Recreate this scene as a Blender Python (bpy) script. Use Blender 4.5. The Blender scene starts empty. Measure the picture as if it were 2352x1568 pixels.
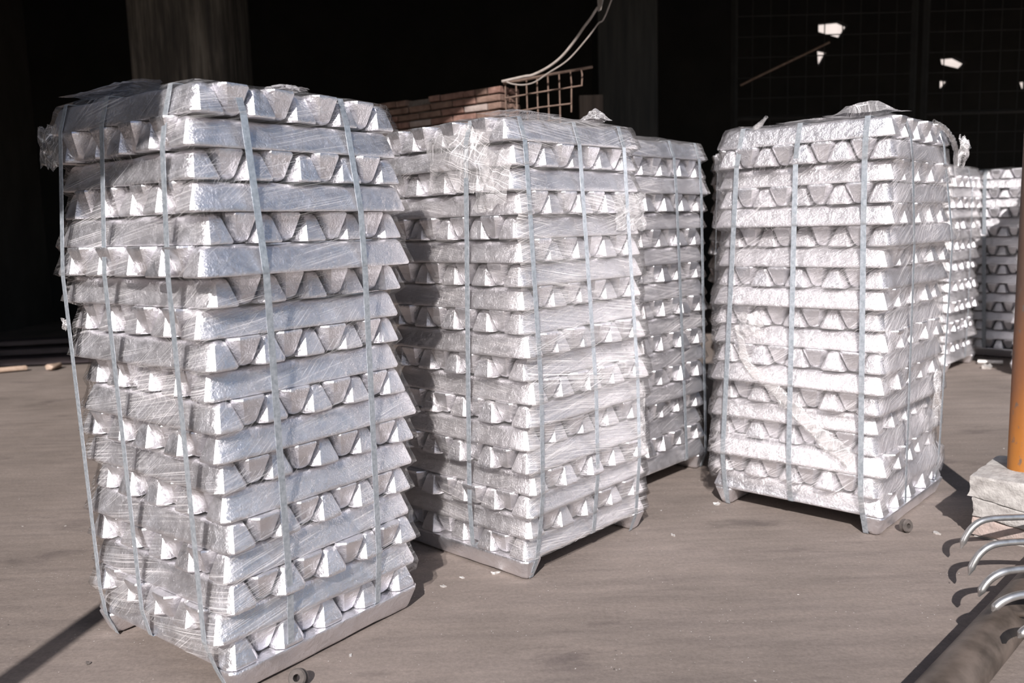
import bpy, bmesh, math, random
from math import sin, cos, pi, radians
from mathutils import Vector, Matrix, noise
from mathutils.geometry import tessellate_polygon

scene = bpy.context.scene
col = scene.collection
V = Vector

# ------------------------------------------------------------------ camera, sky, sun, exposure
CAM_H = 1.2328
cam_data = bpy.data.cameras.new('camera')
cam_data.sensor_width = 36.0
cam_data.lens = 36.0 * 1958.5 / 2352.0
cam_data.clip_start = 0.05
cam_data.clip_end = 200
cam = bpy.data.objects.new('camera', cam_data)
col.objects.link(cam)
PITCH, ROLL = radians(7.622), radians(-1.5987)
fwd = V((0, cos(PITCH), -sin(PITCH)))
up0 = V((0, sin(PITCH), cos(PITCH)))
right0 = V((1, 0, 0))
right = right0 * cos(ROLL) + up0 * sin(ROLL)
up = -right0 * sin(ROLL) + up0 * cos(ROLL)
M = Matrix((right, up, -fwd)).transposed().to_4x4()
M.translation = (0, 0, CAM_H)
cam.matrix_world = M
cam_data.dof.use_dof = True
cam_data.dof.focus_distance = 2.75
cam_data.dof.aperture_fstop = 2.8
scene.camera = cam

SUN_EL, SUN_AZ = radians(34), (0.14, 0.99)
_n = math.hypot(*SUN_AZ)
LIGHT = V((SUN_AZ[0] / _n * cos(SUN_EL), SUN_AZ[1] / _n * cos(SUN_EL), -sin(SUN_EL)))
sun_data = bpy.data.lights.new('sun', 'SUN')
sun_data.energy = 5.2
sun_data.angle = radians(0.6)
sun_data.color = (1.0, 0.955, 0.94)
sun = bpy.data.objects.new('sun', sun_data)
sun.rotation_euler = LIGHT.to_track_quat('-Z', 'Y').to_euler()
sun.location = (-1, -6, 8)
col.objects.link(sun)

world = bpy.data.worlds.new('world')
scene.world = world
world.use_nodes = True
wn = world.node_tree.nodes
wl = world.node_tree.links
wbg = wn['Background']
sky = wn.new('ShaderNodeTexSky')
sky.sky_type = 'NISHITA'
sky.sun_disc = False
sky.sun_elevation = SUN_EL
sky.sun_rotation = math.atan2(-SUN_AZ[0], -SUN_AZ[1])
sky.air_density = 1.0
sky.dust_density = 1.0
sky.ozone_density = 2.0
wl.new(sky.outputs['Color'], wbg.inputs['Color'])
wbg.inputs['Strength'].default_value = 0.078

scene.view_settings.view_transform = 'Standard'
scene.view_settings.look = 'None'
scene.view_settings.gamma = 1.0
scene.view_settings.exposure = 0.36
scene.view_settings.use_curve_mapping = False
scene.render.film_transparent = False
scene.cycles.transparent_max_bounces = 14
scene.cycles.max_bounces = 5
scene.cycles.diffuse_bounces = 2
scene.cycles.glossy_bounces = 3
scene.cycles.transmission_bounces = 2
scene.cycles.use_adaptive_sampling = True
scene.cycles.adaptive_threshold = 0.035
scene.cycles.caustics_refractive = False

# ------------------------------------------------------------------ materials
def nodes_of(name):
    m = bpy.data.materials.new(name)
    m.use_nodes = True
    nt = m.node_tree
    return m, nt.nodes, nt.links, nt.nodes['Principled BSDF'], nt.nodes['Material Output']

def noise_node(N, L, vec, scale, detail=3.0, rough=0.55, dist=0.0):
    n = N.new('ShaderNodeTexNoise')
    n.inputs['Scale'].default_value = scale
    n.inputs['Detail'].default_value = detail
    n.inputs['Roughness'].default_value = rough
    n.inputs['Distortion'].default_value = dist
    if vec is not None:
        L.new(vec, n.inputs['Vector'])
    return n.outputs['Fac']

def ramp(N, L, fac, stops, interp='LINEAR'):
    r = N.new('ShaderNodeValToRGB')
    r.color_ramp.interpolation = interp
    els = r.color_ramp.elements
    while len(els) < len(stops):
        els.new(0.5)
    for e, (p, c) in zip(els, stops):
        e.position = p
        e.color = (c, c, c, 1) if isinstance(c, (int, float)) else (*c, 1)
    L.new(fac, r.inputs['Fac'])
    return r.outputs['Color']

def math_node(N, L, op, a, b=None, clamp=False):
    m = N.new('ShaderNodeMath')
    m.operation = op
    m.use_clamp = clamp
    for i, v in enumerate((a, b)):
        if v is None:
            continue
        if isinstance(v, (int, float)):
            m.inputs[i].default_value = v
        else:
            L.new(v, m.inputs[i])
    return m.outputs[0]

def mapping(N, L, vec, scale=(1, 1, 1), rot=(0, 0, 0)):
    m = N.new('ShaderNodeMapping')
    m.inputs['Scale'].default_value = scale
    m.inputs['Rotation'].default_value = rot
    L.new(vec, m.inputs['Vector'])
    return m.outputs['Vector']

def streak_map(N, L, vec, along, across, deg):
    """Streaks running at an angle across the sheet: features long in one direction, fine in the other."""
    m = N.new('ShaderNodeMapping')
    m.vector_type = 'TEXTURE'
    m.inputs['Scale'].default_value = (1 / along, 1 / across, 1)
    m.inputs['Rotation'].default_value = (0, 0, radians(deg))
    L.new(vec, m.inputs['Vector'])
    return m.outputs['Vector']

def coords(N, L, kind='Object', jitter=True):
    tc = N.new('ShaderNodeTexCoord')
    v = tc.outputs[kind]
    if jitter:
        oi = N.new('ShaderNodeObjectInfo')
        mul = N.new('ShaderNodeMath'); mul.operation = 'MULTIPLY'; mul.inputs[1].default_value = 37.0
        L.new(oi.outputs['Random'], mul.inputs[0])
        add = N.new('ShaderNodeVectorMath'); add.operation = 'ADD'
        L.new(v, add.inputs[0]); L.new(mul.outputs[0], add.inputs[1])
        v = add.outputs[0]
    return v

def bump(N, L, height, strength, dist, prev=None):
    b = N.new('ShaderNodeBump')
    b.inputs['Strength'].default_value = strength
    b.inputs['Distance'].default_value = dist
    L.new(height, b.inputs['Height'])
    if prev is not None:
        L.new(prev, b.inputs['Normal'])
    return b.outputs['Normal']

def simple(name, lo, hi, scale=8.0, rough=0.8, metal=0.0, bump_s=0.3, bump_d=0.004, stretch=(1, 1, 1), detail=5.0, bscale=None, spread=(0.3, 0.7), kind='Object'):
    m, N, L, P, O = nodes_of(name)
    v = mapping(N, L, coords(N, L, kind), stretch)
    f = noise_node(N, L, v, scale, detail)
    L.new(ramp(N, L, f, [(spread[0], lo), (spread[1], hi)]), P.inputs['Base Color'])
    P.inputs['Roughness'].default_value = rough
    P.inputs['Metallic'].default_value = metal
    f2 = noise_node(N, L, v, bscale or scale * 4, 4.0)
    L.new(bump(N, L, f2, bump_s, bump_d), P.inputs['Normal'])
    return m

def make_aluminium():
    m, N, L, P, O = nodes_of('cast_aluminium')
    v = coords(N, L)
    blot = noise_node(N, L, v, 9.0, 4.0, 0.6)
    L.new(ramp(N, L, blot, [(0.25, (0.85, 0.835, 0.865)), (0.75, (0.96, 0.945, 0.975))]), P.inputs['Base Color'])
    P.inputs['Metallic'].default_value = 0.96
    rn = noise_node(N, L, v, 28.0, 4.0, 0.65)
    L.new(ramp(N, L, rn, [(0.3, 0.33), (0.7, 0.50)]), P.inputs['Roughness'])
    big = noise_node(N, L, v, 22.0, 2.0, 0.5, 0.6)
    fine = noise_node(N, L, v, 170.0, 3.0, 0.65)
    b1 = bump(N, L, big, 0.6, 0.008)
    crink = noise_node(N, L, v, 62.0, 3.0, 0.6, 1.5)
    b1 = bump(N, L, crink, 0.4, 0.004, b1)
    b2 = bump(N, L, fine, 0.55, 0.003, b1)
    L.new(b2, P.inputs['Normal'])
    return m

def make_film(name, base, cover, warm, angles=(9, 32, -8)):
    """Stretch wrap: mostly clear, with streaks along the wrap that scatter and glint."""
    m, N, L, P, O = nodes_of(name)
    N.remove(P)
    tc = N.new('ShaderNodeTexCoord')
    oi = N.new('ShaderNodeObjectInfo')
    add = N.new('ShaderNodeVectorMath'); add.operation = 'ADD'
    mul = math_node(N, L, 'MULTIPLY', oi.outputs['Random'], 23.0)
    L.new(tc.outputs['UV'], add.inputs[0]); L.new(mul, add.inputs[1])
    uv = add.outputs[0]
    # gentle warp so that the streaks gather and fan out
    wv = N.new('ShaderNodeTexNoise'); wv.inputs['Scale'].default_value = 3.2; wv.inputs['Detail'].default_value = 1.0
    L.new(uv, wv.inputs['Vector'])
    sc = N.new('ShaderNodeVectorMath'); sc.operation = 'MULTIPLY_ADD'
    L.new(wv.outputs['Color'], sc.inputs[0]); sc.inputs[1].default_value = (0.0, 0.022, 0.0)
    L.new(uv, sc.inputs[2])
    wuv = sc.outputs[0]
    s1 = noise_node(N, L, streak_map(N, L, wuv, 0.9, 430, angles[0]), 1.0, 2.0, 0.6)
    s2 = noise_node(N, L, streak_map(N, L, wuv, 1.1, 470, angles[1]), 1.0, 2.0, 0.6)
    s3 = noise_node(N, L, streak_map(N, L, wuv, 1.0, 95, angles[2]), 1.0, 2.0, 0.5)
    k1 = ramp(N, L, s1, [(0.57, 0.0), (0.63, 1.0)])
    k2 = ramp(N, L, s2, [(0.58, 0.0), (0.64, 1.0)])
    k3 = ramp(N, L, s3, [(0.45, 0.0), (0.72, 1.0)])
    m1 = ramp(N, L, noise_node(N, L, uv, 4.0, 2.0), [(0.42, 0.0), (0.60, 1.0)])
    m2 = ramp(N, L, noise_node(N, L, mapping(N, L, uv, (1, 1, 1), (0.4, 0, 0.6)), 3.4, 2.0), [(0.46, 0.0), (0.62, 1.0)])
    a = math_node(N, L, 'MULTIPLY', k1, math_node(N, L, 'MULTIPLY_ADD' if False else 'MULTIPLY', m1, 0.62 * cover))
    b = math_node(N, L, 'MULTIPLY', k2, math_node(N, L, 'MULTIPLY', m2, 0.55 * cover))
    c = math_node(N, L, 'MULTIPLY', k3, math_node(N, L, 'MULTIPLY', m1, 0.22 * cover))
    fac = math_node(N, L, 'ADD', math_node(N, L, 'ADD', a, b), math_node(N, L, 'ADD', c, base))
    at = N.new('ShaderNodeAttribute'); at.attribute_name = 'film_cover'
    fac = math_node(N, L, 'MULTIPLY', fac, at.outputs['Fac'], True)
    wr = noise_node(N, L, mapping(N, L, uv, (1.0, 1.6, 1)), 16.0, 2.0, 0.6, 1.0)
    nb = bump(N, L, wr, 0.6, 0.006)
    tr = N.new('ShaderNodeBsdfTransparent'); tr.inputs['Color'].default_value = (0.985, 0.98, 0.975, 1)
    df = N.new('ShaderNodeBsdfDiffuse'); df.inputs['Color'].default_value = (*warm, 1)
    tl = N.new('ShaderNodeBsdfTranslucent'); tl.inputs['Color'].default_value = (*warm, 1)
    gl = N.new('ShaderNodeBsdfGlossy'); gl.inputs['Roughness'].default_value = 0.22
    gl.inputs['Color'].default_value = (1, 1, 1, 1)
    for n in (df, gl, tl):
        L.new(nb, n.inputs['Normal'])
    m_a = N.new('ShaderNodeMixShader'); m_a.inputs[0].default_value = 0.04
    L.new(df.outputs[0], m_a.inputs[1]); L.new(tl.outputs[0], m_a.inputs[2])
    m_b = N.new('ShaderNodeMixShader'); m_b.inputs[0].default_value = 0.16
    L.new(m_a.outputs[0], m_b.inputs[1]); L.new(gl.outputs[0], m_b.inputs[2])
    m_c = N.new('ShaderNodeMixShader')
    L.new(fac, m_c.inputs[0]); L.new(tr.outputs[0], m_c.inputs[1]); L.new(m_b.outputs[0], m_c.inputs[2])
    # surface gloss of the clear film
    lw = N.new('ShaderNodeLayerWeight'); lw.inputs['Blend'].default_value = 0.22
    L.new(nb, lw.inputs['Normal'])
    gf = math_node(N, L, 'MULTIPLY_ADD', lw.outputs['Fresnel'], 0.25)
    gf.node.inputs[2].default_value = 0.02
    g2 = N.new('ShaderNodeBsdfGlossy'); g2.inputs['Roughness'].default_value = 0.14
    L.new(nb, g2.inputs['Normal'])
    m_d = N.new('ShaderNodeMixShader')
    L.new(gf, m_d.inputs[0]); L.new(m_c.outputs[0], m_d.inputs[1]); L.new(g2.outputs[0], m_d.inputs[2])
    L.new(m_d.outputs[0], O.inputs['Surface'])
    return m

def make_floor():
    m, N, L, P, O = nodes_of('packed_dirt_concrete')
    v = coords(N, L, 'Object', False)
    big = noise_node(N, L, v, 0.9, 5.0, 0.6, 0.2)
    streak = noise_node(N, L, mapping(N, L, v, (1.2, 9.0, 1), (0, 0, radians(-14))), 1.6, 5.0, 0.6)
    patch = noise_node(N, L, mapping(N, L, v, (1.0, 2.4, 1), (0, 0, radians(-25))), 1.7, 5.0, 0.65, 0.2)
    base = ramp(N, L, big, [(0.28, (0.162, 0.134, 0.116)), (0.55, (0.221, 0.183, 0.161)), (0.78, (0.270, 0.226, 0.202))])
    mx = N.new('ShaderNodeMix'); mx.data_type = 'RGBA'; mx.blend_type = 'MULTIPLY'
    mx.inputs['Factor'].default_value = 0.8
    L.new(base, mx.inputs['A'])
    L.new(ramp(N, L, streak, [(0.34, (0.84, 0.84, 0.85)), (0.52, (1, 1, 1)), (0.75, (1.12, 1.11, 1.10))]), mx.inputs['B'])
    mx2 = N.new('ShaderNodeMix'); mx2.data_type = 'RGBA'; mx2.blend_type = 'MULTIPLY'
    mx2.inputs['Factor'].default_value = 0.75
    L.new(mx.outputs['Result'], mx2.inputs['A'])
    L.new(ramp(N, L, patch, [(0.28, (0.52, 0.51, 0.54)), (0.42, (1, 1, 1))]), mx2.inputs['B'])
    grain = noise_node(N, L, v, 75.0, 4.0, 0.75)
    scuff = noise_node(N, L, mapping(N, L, v, (3.0, 18.0, 1), (0, 0, radians(-17))), 1.4, 4.0, 0.65)
    for fac_, lo_, hi_ in ((grain, 0.84, 1.13), (scuff, 0.93, 1.05)):
        mg = N.new('ShaderNodeMix'); mg.data_type = 'RGBA'; mg.blend_type = 'MULTIPLY'
        mg.inputs['Factor'].default_value = 1.0
        L.new(mx2.outputs['Result'], mg.inputs['A'])
        L.new(ramp(N, L, fac_, [(0.32, (lo_, lo_, lo_)), (0.68, (hi_, hi_, hi_))]), mg.inputs['B'])
        mx2 = mg
    # pale specks of swarf and dust
    vor = N.new('ShaderNodeTexVoronoi'); vor.inputs['Scale'].default_value = 42.0
    L.new(v, vor.inputs['Vector'])
    dots = ramp(N, L, vor.outputs['Distance'], [(0.05, 1.0), (0.09, 0.0)])
    rare = ramp(N, L, noise_node(N, L, v, 5.0, 3.0), [(0.47, 0.0), (0.58, 1.0)])
    sp = math_node(N, L, 'MULTIPLY', dots, rare)
    mx3 = N.new('ShaderNodeMix'); mx3.data_type = 'RGBA'
    L.new(sp, mx3.inputs['Factor'])
    L.new(mx2.outputs['Result'], mx3.inputs['A'])
    mx3.inputs['B'].default_value = (0.55, 0.52, 0.50, 1)
    L.new(mx3.outputs['Result'], P.inputs['Base Color'])
    P.inputs['Roughness'].default_value = 0.82
    P.inputs['Specular IOR Level'].default_value = 0.25
    f1 = noise_node(N, L, v, 120.0, 4.0, 0.7)
    f2 = noise_node(N, L, v, 9.0, 5.0, 0.6)
    nb = bump(N, L, f2, 0.35, 0.012)
    nb = bump(N, L, f1, 0.4, 0.0025, nb)
    L.new(nb, P.inputs['Normal'])
    return m

def make_rust_post():
    m, N, L, P, O = nodes_of('rusty_orange_steel')
    v = coords(N, L, 'Object', False)
    sep = N.new('ShaderNodeSeparateXYZ'); L.new(v, sep.inputs[0])
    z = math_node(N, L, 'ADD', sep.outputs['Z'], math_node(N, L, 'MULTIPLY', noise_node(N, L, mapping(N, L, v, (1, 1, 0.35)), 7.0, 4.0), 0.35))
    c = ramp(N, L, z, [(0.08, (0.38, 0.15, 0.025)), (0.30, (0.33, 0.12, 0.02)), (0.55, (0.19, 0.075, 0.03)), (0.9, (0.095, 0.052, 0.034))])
    spot = ramp(N, L, noise_node(N, L, mapping(N, L, v, (1, 1, 0.5)), 42.0, 3.0), [(0.64, 0.0), (0.71, 1.0)])
    mx = N.new('ShaderNodeMix'); mx.data_type = 'RGBA'
    L.new(math_node(N, L, 'MULTIPLY', spot, 0.75), mx.inputs['Factor']); L.new(c, mx.inputs['A']); mx.inputs['B'].default_value = (0.10, 0.085, 0.075, 1)
    L.new(mx.outputs['Result'], P.inputs['Base Color'])
    P.inputs['Roughness'].default_value = 0.5
    P.inputs['Metallic'].default_value = 0.15
    L.new(bump(N, L, noise_node(N, L, v, 60.0, 4.0), 0.25, 0.003), P.inputs['Normal'])
    return m

def make_column_mat():
    m, N, L, P, O = nodes_of('streaked_old_render')
    v = coords(N, L, 'Object', False)
    f = noise_node(N, L, mapping(N, L, v, (16, 16, 0.7)), 1.0, 5.0, 0.7)
    g = noise_node(N, L, mapping(N, L, v, (5, 5, 1.4)), 1.0, 4.0, 0.6)
    h = math_node(N, L, 'ADD', math_node(N, L, 'MULTIPLY', f, 0.65), math_node(N, L, 'MULTIPLY', g, 0.35))
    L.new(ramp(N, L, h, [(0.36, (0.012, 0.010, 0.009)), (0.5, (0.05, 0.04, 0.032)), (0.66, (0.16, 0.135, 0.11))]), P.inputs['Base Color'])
    P.inputs['Roughness'].default_value = 0.85
    L.new(bump(N, L, f, 0.3, 0.01), P.inputs['Normal'])
    return m

ALU = make_aluminium()
FILM = make_film('stretch_film_clear', 0.01, 0.75, (0.94, 0.91, 0.90), (10, 38, 8))
FILM_B = make_film('stretch_film_brightened', 0.05, 1.0, (0.97, 0.93, 0.92), (-8, 14, 6))  # white base raised to make the wrapped bundle brighter
FILM_C = make_film('stretch_film_cloudy_bright', 0.06, 1.05, (0.97, 0.93, 0.94), (36, 14, 30))  # cloudy film, its white base also raised for brightness
FILM_T = make_film('stretch_film_crumpled', 0.17, 1.2, (0.93, 0.90, 0.90), (20, -60, 75))
STEEL = simple('galvanised_strap', (0.34, 0.38, 0.42), (0.60, 0.64, 0.68), 90.0, 0.38, 0.55, 0.15, 0.001, bscale=200)
FLOOR = make_floor()
RUST_POST = make_rust_post()
COLUMN = make_column_mat()
CONCRETE = simple('crumbling_concrete', (0.26, 0.24, 0.225), (0.47, 0.445, 0.42), 24.0, 0.92, 0.0, 0.7, 0.006, bscale=90)
CONCRETE_RED = simple('reddish_concrete', (0.30, 0.25, 0.225), (0.46, 0.36, 0.32), 26.0, 0.92, 0.0, 0.7, 0.006, bscale=90)
PIPE = simple('soiled_brown_pipe', (0.050, 0.039, 0.031), (0.165, 0.130, 0.108), 9.0, 0.5, 0.25, 0.25, 0.003, bscale=110, spread=(0.33, 0.62))
TINE = simple('worn_bright_steel', (0.40, 0.385, 0.37), (0.66, 0.655, 0.65), 30.0, 0.33, 0.85, 0.15, 0.001, stretch=(1, 1, 1))
DARK = simple('shaded_shed_wall', (0.006, 0.006, 0.0065), (0.014, 0.013, 0.013), 2.0, 0.95)  # deep shade of the shed put into a near-black base
DARK2 = simple('near_black_steel', (0.007, 0.0065, 0.0065), (0.018, 0.017, 0.016), 6.0, 0.7)  # near-black steel of the screens, pole and bracket
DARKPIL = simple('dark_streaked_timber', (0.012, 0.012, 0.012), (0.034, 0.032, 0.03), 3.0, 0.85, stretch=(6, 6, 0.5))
RUSTWIRE = simple('rusty_wire', (0.12, 0.075, 0.055), (0.22, 0.15, 0.115), 30.0, 0.8, 0.1)
CABLE = simple('dusty_pale_cable', (0.26, 0.22, 0.19), (0.38, 0.33, 0.30), 20.0, 0.8)
BRICKS = [simple('brick_red', (0.15, 0.078, 0.058), (0.29, 0.17, 0.135), 14.0, 0.9, 0, 0.6, 0.006),
          simple('brick_brown', (0.12, 0.070, 0.052), (0.24, 0.155, 0.12), 14.0, 0.9, 0, 0.6, 0.006),
          simple('brick_pale', (0.26, 0.20, 0.175), (0.40, 0.33, 0.30), 14.0, 0.9, 0, 0.6, 0.006)]
MORTAR = simple('sooty_mortar', (0.10, 0.08, 0.07), (0.20, 0.17, 0.15), 20.0, 0.95)
PLANK = simple('dark_plank', (0.035, 0.026, 0.029), (0.11, 0.082, 0.088), 4.0, 0.65, stretch=(0.6, 8, 8))
SPLINTER = simple('splintered_wood', (0.30, 0.20, 0.14), (0.50, 0.38, 0.30), 12.0, 0.8)
ADDEDWALL = simple('added_dark_wall', (0.05, 0.044, 0.040), (0.10, 0.088, 0.08), 1.5, 0.9, stretch=(1, 1, .5))  # dark colour for the wall extended to dim reflections
BACKDROP = simple('pale_backdrop', (0.40, 0.355, 0.325), (0.48, 0.43, 0.395), 2.0, 0.9)  # pale tone seen through the back wall cut-outs
CLOTH = simple('pale_rag', (0.42, 0.37, 0.33), (0.58, 0.52, 0.47), 14.0, 0.9)
RUBBER = simple('dusty_black_rubber', (0.05, 0.043, 0.038), (0.12, 0.10, 0.09), 40.0, 0.85)
SCRAP = simple('aluminium_scrap', (0.60, 0.57, 0.54), (0.85, 0.82, 0.79), 60.0, 0.45, 0.6)
STONE = simple('dark_clod', (0.06, 0.05, 0.045), (0.13, 0.11, 0.10), 40.0, 0.9)
SHADOW_BOARD = simple('grey_board', (0.30, 0.30, 0.31), (0.40, 0.40, 0.41), 6.0, 0.6)
SACK = simple('dim_grey_sack', (0.05, 0.05, 0.055), (0.12, 0.12, 0.13), 8.0, 0.7)

# ------------------------------------------------------------------ helpers
def empty(name, label, cat, loc=(0, 0, 0), group=None):
    o = bpy.data.objects.new(name, None)
    o.location = loc
    o.empty_display_size = 0.1
    o['label'] = label
    o['category'] = cat
    if group:
        o['group'] = group
    col.objects.link(o)
    return o

def tag(o, label, cat, group=None):
    o['label'] = label
    o['category'] = cat
    if group:
        o['group'] = group
    return o

def link(name, me, mat, parent=None, loc=(0, 0, 0)):
    o = bpy.data.objects.new(name, me)
    if mat is not None and not me.materials:
        me.materials.append(mat)
    col.objects.link(o)
    if parent is not None:
        o.parent = parent
        o.location = V(loc) - parent.location
    else:
        o.location = loc
    return o

def from_bm(name, bm, mat, parent=None, loc=(0, 0, 0), smooth=True, angle=38):
    me = bpy.data.meshes.new(name)
    bmesh.ops.recalc_face_normals(bm, faces=bm.faces)
    bm.to_mesh(me)
    bm.free()
    if smooth:
        for p in me.polygons:
            p.use_smooth = True
        me.set_sharp_from_angle(angle=radians(angle))
    return link(name, me, mat, parent, loc)

def structure(o):
    o['kind'] = 'structure'
    return o

def box_bm(sx, sy, sz, bev=0.0, seg=1, bm=None, M4=None):
    bm = bm or bmesh.new()
    r = bmesh.ops.create_cube(bm, size=1.0)
    vs = r['verts']
    for v in vs:
        v.co = V((v.co.x * sx, v.co.y * sy, v.co.z * sz))
    if bev > 0:
        es = list({e for v in vs for e in v.link_edges})
        rb = bmesh.ops.bevel(bm, geom=es, offset=bev, segments=seg, affect='EDGES', profile=0.5)
        vs = list({v for f in rb['faces'] for v in f.verts} | {v for v in vs if v.is_valid})
    if M4 is not None:
        for v in vs:
            v.co = M4 @ v.co
    return bm

def tube_bm(pts, rads, n=10, cap=True, bm=None):
    """A tube swept along points, radius per point."""
    bm = bm or bmesh.new()
    pts = [V(p) for p in pts]
    if isinstance(rads, (int, float)):
        rads = [rads] * len(pts)
    rings = []
    prev = None
    for i, p in enumerate(pts):
        t = (pts[min(i + 1, len(pts) - 1)] - pts[max(i - 1, 0)]).normalized()
        ref = prev if prev is not None else (V((0, 0, 1)) if abs(t.z) < 0.9 else V((1, 0, 0)))
        a = (ref - t * ref.dot(t)).normalized()
        prev = a
        b = t.cross(a)
        rings.append([bm.verts.new(p + (a * cos(2 * pi * k / n) + b * sin(2 * pi * k / n)) * rads[i]) for k in range(n)])
    for r0, r1 in zip(rings, rings[1:]):
        for k in range(n):
            bm.faces.new((r0[k], r0[(k + 1) % n], r1[(k + 1) % n], r1[k]))
    if cap:
        bm.faces.new(rings[0][::-1])
        bm.faces.new(rings[-1])
    return bm

def smooth_path(pts, sub=5):
    """Catmull-Rom through the points."""
    P = [V(p) for p in pts]
    P = [P[0] * 2 - P[1]] + P + [P[-1] * 2 - P[-2]]
    out = []
    for i in range(1, len(P) - 2):
        for k in range(sub):
            t = k / sub
            a, b, c, d = P[i - 1], P[i], P[i + 1], P[i + 2]
            out.append(0.5 * ((2 * b) + (c - a) * t + (2 * a - 5 * b + 4 * c - d) * t * t + (3 * b - a - 3 * c + d) * t ** 3))
    out.append(P[-2])
    return out

# ------------------------------------------------------------------ the yard and the shed
def plane_obj(name, pts, mat, thick=None):
    me = bpy.data.meshes.new(name)
    me.from_pydata([tuple(p) for p in pts], [], [tuple(range(len(pts)))])
    return structure(link(name, me, mat))

fl_me = bpy.data.meshes.new('floor')
fl_bm = bmesh.new()
bmesh.ops.create_grid(fl_bm, x_segments=8, y_segments=8, size=30)
fl_bm.to_mesh(fl_me); fl_bm.free()
structure(link('floor', fl_me, FLOOR, None, (0, 0, 0)))

def slab(name, corners, thick, mat):
    """A slab with the given top polygon, extruded downwards/backwards by a vector."""
    bm = bmesh.new()
    a = [bm.verts.new(c) for c in corners]
    b = [bm.verts.new(V(c) + V(thick)) for c in corners]
    n = len(a)
    bm.faces.new(a); bm.faces.new(b[::-1])
    for i in range(n):
        bm.faces.new((a[i], b[i], b[(i + 1) % n], a[(i + 1) % n]))
    return structure(from_bm(name, bm, mat, smooth=False))

EW = 3.0          # the eave runs along y = EW + 0.25 x
def eave_y(x): return EW + 0.15 * x
XL, XR, YB = -7.0, 13.0, 13.0
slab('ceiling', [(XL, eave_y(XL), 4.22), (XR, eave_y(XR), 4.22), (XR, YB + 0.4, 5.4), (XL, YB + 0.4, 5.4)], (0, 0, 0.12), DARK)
slab('wall_left', [(XL, -9.0, 0), (XL, YB, 0), (XL, YB, 9.5), (XL, -9.0, 9.5)], (-0.2, 0, 0), ADDEDWALL)  # extended forward and raised out of view to darken left-face reflections
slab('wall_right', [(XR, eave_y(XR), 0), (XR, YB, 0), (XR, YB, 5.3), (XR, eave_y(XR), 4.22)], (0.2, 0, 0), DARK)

PATCH_CUTS = [[(4.625, 4.069), (4.931, 4.091), (5.06, 4.033), (4.936, 3.857), (4.627, 3.952)],  # cut-outs stand in for sunlit patches inside the shed
         [(6.435, 3.526), (6.666, 3.539), (6.823, 3.46), (6.731, 3.369), (6.458, 3.439)],
         [(4.613, 3.706), (4.774, 3.67), (4.73, 3.609), (4.637, 3.444)],
         [(6.44, 3.227), (6.583, 3.205), (6.521, 3.131), (6.446, 3.077)],
         [(7.62, 3.16), (7.74, 3.17), (7.74, 3.05), (7.66, 3.06)]]
def back_wall():
    outer = [(XL, 0), (XR, 0), (XR, 5.3), (XL, 5.3)]
    loops = [outer] + [h for h in PATCH_CUTS]
    tris = tessellate_polygon([[V((x, 0, z)) for x, z in lp] for lp in loops])
    flat = [p for lp in loops for p in lp]
    me = bpy.data.meshes.new('wall_back')
    verts = [(x, YB, z) for x, z in flat] + [(x, YB + 0.12, z) for x, z in flat]
    n = len(flat)
    faces = [tuple(t) for t in tris] + [tuple(i + n for i in t[::-1]) for t in tris]
    base = 0
    for lp in loops:
        k = len(lp)
        for i in range(k):
            a, b = base + i, base + (i + 1) % k
            faces.append((a, b, b + n, a + n))
        base += k
    me.from_pydata(verts, [], faces)
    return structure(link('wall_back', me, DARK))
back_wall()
slab('backdrop_outside', [(-10, 21, 0), (22, 21, 0), (22, 21, 9), (-10, 21, 9)], (0, 0.3, 0), BACKDROP)  # added sunlit backdrop, gives the cut-outs their pale brightness

# columns of the shed
def column(name, x0, x1, y, h, mat, depth=None):
    d = depth or (x1 - x0)
    bm = box_bm(x1 - x0, d, h, 0.03, 2)
    return structure(from_bm(name, bm, mat, None, ((x0 + x1) / 2, y + d / 2, h / 2)))
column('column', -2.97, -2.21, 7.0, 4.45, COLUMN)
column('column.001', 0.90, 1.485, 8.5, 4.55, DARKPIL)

# ------------------------------------------------------------------ ingots
ING_L, ING_B, ING_T, ING_H = 0.72, 0.103, 0.048, 0.0775

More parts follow.
